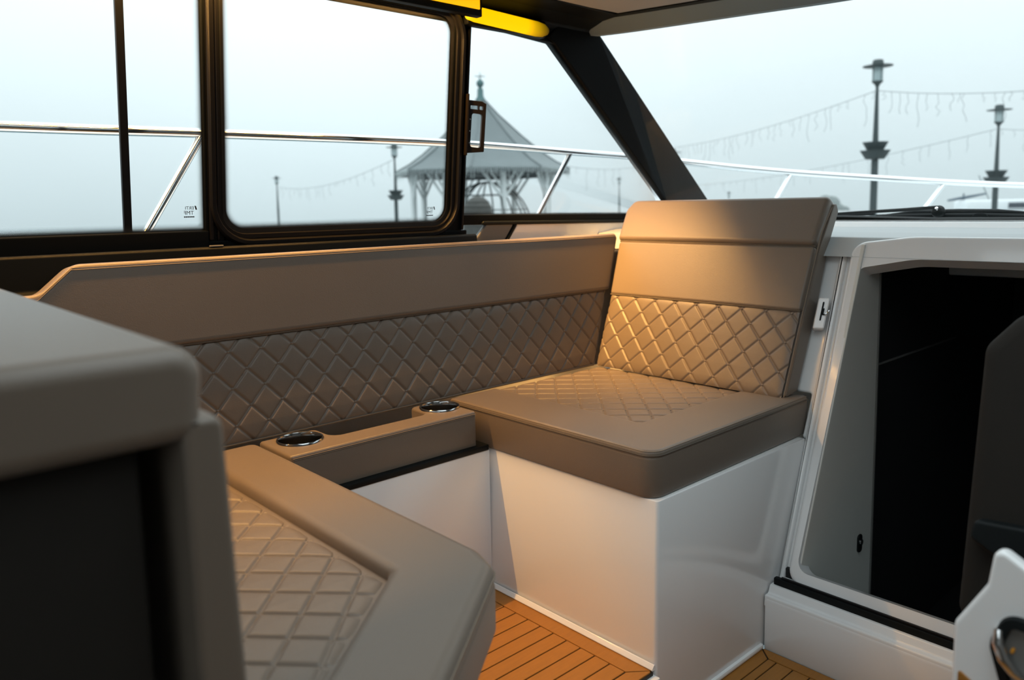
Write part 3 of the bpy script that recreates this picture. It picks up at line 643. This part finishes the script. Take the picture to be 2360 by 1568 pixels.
part('pivot_nut', CHROME, t, lathe, [(.006, .024), (.006, .032), (0, .034)], 8, Matrix.Translation(sx_(2164, 489, 3.26)) @ Matrix.Rotation(math.radians(-60), 4, 'Y'))
t = thing('windscreen_wiper', 'second black wiper lying low at the right of the windscreen foot', 'wiper', (3.3, .9, 1.1))
part('arm', RUBBER, t, tube, [sx_(2035, 497, 3.30), sx_(2110, 490, 3.30), sx_(2210, 488, 3.30), sx_(2300, 488, 3.30), sx_(2420, 496, 3.30)], [.004, .010, .011, .010, .006], 8)
part('blade', RUBBER, t, tube, [sx_(2020, 500, 3.29), sx_(2120, 497, 3.29), sx_(2260, 496, 3.29), sx_(2420, 500, 3.29)], .010, 6)
part('hose', RUBBER, t, tube, [sx_(2238, 502, 3.28), sx_(2246, 494, 3.28), sx_(2259, 491, 3.28), sx_(2272, 494, 3.28), sx_(2278, 500, 3.28)], .002, 6)

# ================================================================== HARBOUR
smesh('ground_water', WATER, lambda bm: bmesh.ops.create_grid(bm, x_segments=1, y_segments=1, size=150, matrix=Matrix.Translation((0, 0, -1.1))), label='grey harbour water')
smesh('ground_quay', QUAY, rprism, [(16, 5), (125, 0), (125, 95), (30, 95), (14, 30)], .5, -1.6, -.6, .05, label='concrete quay')
# street lamps
def make_lamp(name, label):
    r = thing(name, label, 'street lamp', (0, 0, 0), None)
    part('pole', LAMPM, r, tube, [(0, 0, -8.5), (0, 0, -3.1), (0, 0, -2.4), (0, 0, -.80)], [.125, .105, .085, .045], 12)
    part('neck', LAMPM, r, lathe, [(.045, -.86), (.06, -.80), (.11, -.73), (.165, -.69), (.165, -.66), (0, -.66)], 16)
    g = part('lantern', LAMPG, r, lathe, [(.150, -.67), (.158, -.66), (.158, -.24), (.150, -.23)], 20)
    for k in range(4):
        a = math.pi / 4 + k * math.pi / 2; x, y_ = .160 * math.cos(a), .160 * math.sin(a)
        part('lantern_bar', LAMPM, g, tube, [(x, y_, -.68), (x, y_, -.15)], .010, 6)
    part('hood', LAMPM, r, lathe, [(.0, -.20), (.16, -.24), (.44, -.215), (.445, -.195), (.17, -.16), (.16, -.05), (.13, -.01), (0, 0)], 28)
    return r
def make_planter(name, label):
    r = thing(name, label, 'planter', (0, 0, 0))
    for z1, rt, rb, h in ((-2.54, .40, .25, .27), (-2.80, .47, .30, .27)):
        part('tub', LAMPM, r, lathe, [(.06, z1 - h), (rb, z1 - h), (rt, z1 - .015), (rt + .01, z1), (rt - .03, z1), (rt - .06, z1 - .06), (.06, z1 - .06)], 8)
    return r
LP = [((2024, 137), 24.5, 1, 'tallest dark street lamp, right of the forward backrest', 'flower tubs round the tallest street lamp'),
      ((2304, 241), 30.6, 1, 'dark street lamp nearest the right edge of the windscreen', 'flower tubs round the lamp nearest the right edge'),
      ((908, 331), 43.0, 1, 'street lamp just left of the pavilion, seen through the middle side window', 'flower tubs round the lamp left of the pavilion'),
      ((637, 406), 73.0, 0, 'small lone street lamp at the left of the middle side window', None),
      ((1427, 409), 90.0, 0, 'small street lamp right of the pavilion, above the white side panel', None),
      ((1551, 343), 43.0, 1, 'street lamp half hidden behind the black windscreen pillar', 'flower tubs behind the black windscreen pillar'),
      ((1680, 442), 112.0, 0, 'tiny street lamp over the left part of the headrest', None),
      ((1864, 456), 165.0, 0, 'faint tiny street lamp over the right part of the headrest', None),
      ((1533, 456), 165.0, 0, 'faint tiny street lamp just left of the pillar foot', None)]
l0 = make_lamp('street_lamp', LP[0][3]); p0_ = make_planter('lamp_planter', LP[0][4])
for k, ((px, py), d, pl, lab, plab) in enumerate(LP):
    o = l0 if k == 0 else copy_tree(l0); o.location = sight(px, py, d); o['label'] = lab; o['group'] = 'street lamps on the quay'
    o.rotation_euler.z = .3
    if pl:
        q = p0_ if k == 0 else copy_tree(p0_); q.location = sight(px, py, d); q['label'] = plab; q['group'] = 'flower tubs on the lamp posts'
# pavilion
gc = sight(1113, 481, 35); gc.z = 0
t = thing('pavilion', 'open octagonal pavilion with a steep grey bell roof on the quay', 'pavilion', (gc.x, gc.y, -.6))
MG = Matrix.Translation((gc.x, gc.y, 0)) @ Matrix.Rotation(math.atan2(RX.y, RX.x), 4, 'Z')
prof = [(.12, 5.85), (.75, 5.15), (1.78, 4.19), (2.65, 3.46), (3.25, 3.05), (3.88, 2.72)]
def roof_panel(bm, a0, a1):
    rows = []
    for z_off in (0, -.06):
        for r, z in prof: rows.append([bm.verts.new(MG @ V((r * math.cos(a), r * math.sin(a), z + z_off))) for a in (a0, a1)])
    n = len(prof)
    for i in range(n - 1):
        bm.faces.new((rows[i][0], rows[i][1], rows[i + 1][1], rows[i + 1][0])); bm.faces.new((rows[n + i][1], rows[n + i][0], rows[n + i + 1][0], rows[n + i + 1][1]))
    bm.faces.new((rows[n - 1][0], rows[n - 1][1], rows[2 * n - 1][1], rows[2 * n - 1][0]))
TH0 = math.radians(18)
for k in range(8):
    a = TH0 + k * math.pi / 4 - math.pi / 8; a2 = a + math.pi / 4
    part('roof_panel', ROOFM, t, roof_panel, a, a2, ang=20)
    part('roof_ridge', ROOFM, t, tube, [MG @ V((r * math.cos(a), r * math.sin(a), z + .02)) for r, z in prof], .035, 6)
    part('fascia_board', EAVE, t, rprism, [(0, 0), ((V((math.cos(a2), math.sin(a2))) - V((math.cos(a), math.sin(a)))).length * 3.86, 0), ((V((math.cos(a2), math.sin(a2))) - V((math.cos(a), math.sin(a)))).length * 3.86, .20), (0, .20)], 0, -.04, 0, 0,
         frame(MG @ V((3.86 * math.cos(a), 3.86 * math.sin(a), 2.52)), MG.to_3x3() @ (V((math.cos(a2), math.sin(a2), 0)) - V((math.cos(a), math.sin(a), 0))), (0, 0, 1)))
    am = a + math.pi / 8; c, s = math.cos(am), math.sin(am)
    pp = lambda r, tt, z: MG @ V((r * c - tt * s, r * s + tt * c, z))
    part('post', WHITEP, t, tube, [pp(3.1, 0, -.65), pp(3.1, 0, 2.75)], .13, 4)
    for sg in (-1, 1):
        part('brace', WHITEP, t, tube, [pp(3.1, 0, 1.45), pp(3.1, sg * .85, 2.55)], .06, 4)
        part('brace', WHITEP, t, tube, [pp(3.1, 0, 1.75), pp(3.1, sg * .50, 2.55)], .045, 4)
    part('ring_beam', EAVE, t, tube, [MG @ V((3.05 * math.cos(TH0 + k * math.pi / 4), 3.05 * math.sin(TH0 + k * math.pi / 4), 2.50)), MG @ V((3.05 * math.cos(TH0 + (k + 1) * math.pi / 4), 3.05 * math.sin(TH0 + (k + 1) * math.pi / 4), 2.50))], .12, 4)
part('inner_ceiling', EAVE, t, lathe, [(0, 2.62), (3.4, 2.56), (3.4, 2.60), (0, 2.66)], 8, MG @ Matrix.Rotation(TH0 - math.pi / 8, 4, 'Z'))
part('finial_stem', COPPER, t, lathe, [(.26, 5.75), (.14, 5.95), (.13, 6.25), (.11, 6.28), (0, 6.28)], 12, MG)
part('finial_ball', COPPER, t, lathe, [(0.03, 6.25), (.10, 6.36)] + [(.165 * math.sin(x), 6.50 - .165 * math.cos(x)) for x in BELL(.6, 2.6, 8)] + [(.03, 6.70), (0, 6.85)], 16, MG)
bm = new()
for a in range(4):
    ca, sa = math.cos(a * math.pi / 2 + .4), math.sin(a * math.pi / 2 + .4)
    tube(bm, [MG @ V((0, 0, 6.80)), MG @ V((.24 * ca, .24 * sa, 6.81))], .016, 5)
tube(bm, [MG @ V((0, 0, 6.7)), MG @ V((0, 0, 6.98))], .014, 5); mesh('weather_vane', bm, COPPER, t)
bm = new()
for k in range(260):
    a = 2 * math.pi * k / 260; kk = (a - TH0 + math.pi / 8) % (math.pi / 4) - math.pi / 8
    r = 3.84 * math.cos(math.pi / 8) / math.cos(kk) + .06; z = 2.72
    p = MG @ V((r * math.cos(a), r * math.sin(a), z)); ln = random.choice((.12, .2, .32, .25, .45))
    tube(bm, [p, p + V((random.uniform(-.03, .03), 0, -ln * .5)), p + V((random.uniform(-.05, .05), 0, -ln))], .009, 3)
tag(mesh('icicle_lights', bm, ICE), 'pale icicle light strands fringing the pavilion eaves', 'string lights', kind='stuff')
t = thing('garden_dome', 'thin curved metal dome frame under the pavilion roof', 'dome frame', tuple(sight(1130, 560, 33.5)))
dc = sight(1125, 481, 33.2); rs = 1.85
for k in range(6):
    a = k * math.pi / 6 + .2
    part('rib', LAMPM, t, tube, [(dc.x + rs * math.cos(a) * math.cos(x), dc.y + rs * math.sin(a) * math.cos(x), .10 + rs * 1.12 * math.sin(x)) for x in BELL(0, math.pi, 14)], .035, 5)
for zz in (1.0, 1.62):
    rr = rs * math.sqrt(max(0, 1 - ((zz - .10) / (rs * 1.12)) ** 2))
    part('hoop', LAMPM, t, tube, [(dc.x + rr * math.cos(x), dc.y + rr * math.sin(x), zz) for x in BELL(0, 2 * math.pi, 20)], .02, 4)
pc = sight(1102, 540, 26)
t = thing('wicker_pod', 'dark domed wicker pod in front of the pavilion, cut by the window sill', 'pod seat', (pc.x, pc.y, -.6))
part('shell', WICK, t, lathe, [(.30, -.6), (.46, -.2), (.50, .4), (.49, .9)] + [(.49 * math.cos(x), .95 + .55 * math.sin(x)) for x in BELL(.1, 1.5708, 7)], 20, Matrix.Translation((pc.x, pc.y, 0)))
bm = new()
for zz in (.55, .7, .85, 1.0, 1.15, 1.3):
    r = .505 if zz < .95 else .50 * math.sqrt(max(0.01, 1 - ((zz - .95) / .55) ** 2))
    tube(bm, [(pc.x + r * math.cos(x), pc.y + r * math.sin(x), zz) for x in BELL(0, 2 * math.pi, 20)], .018, 4)
mesh('weave_band', bm, WICK, t)
# strings of icicle lights
def garland(label, a, b, sag, n, seed, rr=.009):
    rnd = random.Random(seed); A, B = sight(*a), sight(*b); t = thing('string_lights', label, 'string lights', tuple((A + B) / 2), 'icicle strings between the street lamps')
    P = [A.lerp(B, k / 30) - V((0, 0, sag * 4 * (k / 30) * (1 - k / 30))) for k in range(31)]
    part('cable', WIRE, t, tube, P, rr, 5)
    bm = new()
    for k in range(n):
        f = (k + rnd.uniform(.1, .9)) / n; p = A.lerp(B, f) - V((0, 0, sag * 4 * f * (1 - f))); ln = rnd.choice((.25, .5, .8, 1.0, .65))
        q = [p]
        for s_ in range(1, 6): q.append(p + V((rnd.uniform(-.07, .07), rnd.uniform(-.07, .07), -ln * s_ / 5)))
        tube(bm, q, rr * .7, 4)
    o = mesh('icicle_strand', bm, WIRE, t); o['kind'] = 'stuff'
garland('icicle string falling left from the tallest street lamp to the pillar lamp', (2020, 209, 24.5), (1553, 340, 43), .25, 34, 1)
garland('icicle string running right from the tallest street lamp', (2021, 209, 24.5), (2520, 195, 20), .15, 20, 2)
garland('icicle string falling left from the right edge lamp', (2300, 297, 30.6), (1560, 428, 70), .5, 36, 3, .011)
garland('icicle string running right from the right edge lamp', (2301, 297, 30.6), (2520, 290, 28), .1, 9, 4)
garland('icicle string sagging between the lamp left of the pavilion and the lone lamp', (907, 368, 43), (640, 431, 73), .7, 22, 5, .014)
garland('icicle string between the pavilion eave and the pillar lamp', (1312, 384, 35), (1551, 362, 43), .35, 12, 6)
# far shore and a moored yacht
for k, (px, py, d, rr, lab) in enumerate(((1905, 474, 190, 4.4, 'largest rounded bare tree on the hazy far shore'), (1940, 478, 190, 2.6, 'low tree right of the largest far shore tree'), (1872, 478, 190, 2.2, 'low tree left of the largest far shore tree'))):
    c = sight(px, py, d); t = thing('tree', lab, 'tree', (c.x, c.y, -.6), 'far shore trees')
    bm = new(); rnd = random.Random(k)
    for q in range(14):
        bmesh.ops.create_icosphere(bm, subdivisions=2, radius=rr * rnd.uniform(.28, .5), matrix=Matrix.Translation(c + V((rnd.uniform(-.55, .55) * rr, rnd.uniform(-.55, .55) * rr, rnd.uniform(-1.2, .25) * rr))))
    mesh('crown', bm, TREE, t); part('trunk', TREE, t, tube, [(c.x, c.y, -.6), (c.x, c.y, c.z)], .3, 6)
yc = sight(2250, 485, 46)
t = thing('moored_yacht', 'pale moored yacht with a dark furled boom beyond the windscreen foot', 'yacht', (yc.x, yc.y, -1.0))
ax = RX.copy(); ax.z = 0; ax.normalize(); ay = V((-ax.y, ax.x, 0)); MY = Matrix((ax, ay, V((0, 0, 1)))).transposed().to_4x4(); MY.translation = (yc.x, yc.y, 0)
part('hull', BOATW, t, rprism, [(-3.8, -1.1), (2.5, -1.2), (4.8, 0), (2.5, 1.2), (-3.8, 1.1)], .3, -1.2, .35, .08, MY)
part('cabin_house', BOATW, t, rprism, [(-1.0, -.8), (3.2, -.7), (3.2, .7), (-1.0, .8)], .3, .35, .98, .15, MY)
part('boom', BOATB, t, tube, [MY @ V((-1.7, 0, .98)), MY @ V((-.9, 0, 1.10)), MY @ V((.5, 0, 1.34))], [.05, .09, .05], 8)
part('boom_fitting', BOATB, t, tube, [MY @ V((-.78, 0, .95)), MY @ V((-.78, 0, 1.38))], .04, 6)
part('backstay', WIRE, t, tube, [MY @ V((.05, 0, 2.4)), MY @ V((.75, 0, .9))], .03, 5)
part('window_strip', DARKC, t, box, (1.4, -.82, .50), (3.0, -.74, .80), .02, MY)
# winter haze over the quay
hz = bpy.data.materials.new('haze'); hz.use_nodes = True; ht = hz.node_tree; ht.nodes.clear()
vs = nd(ht, 'ShaderNodeVolumeScatter'); vs.inputs['Color'].default_value = (.96, 1, 1, 1); vs.inputs['Density'].default_value = .0014; vs.inputs['Anisotropy'].default_value = .8
ho = nd(ht, 'ShaderNodeOutputMaterial'); ht.links.new(vs.outputs[0], ho.inputs['Volume'])
bm = new(); bmesh.ops.create_cube(bm, size=1, matrix=Matrix.Translation((110, 45, 24)) @ Matrix.Diagonal((200, 150, 50, 1)))
tag(mesh('haze', bm, hz), 'thin winter haze over the quay', 'haze', kind='stuff')
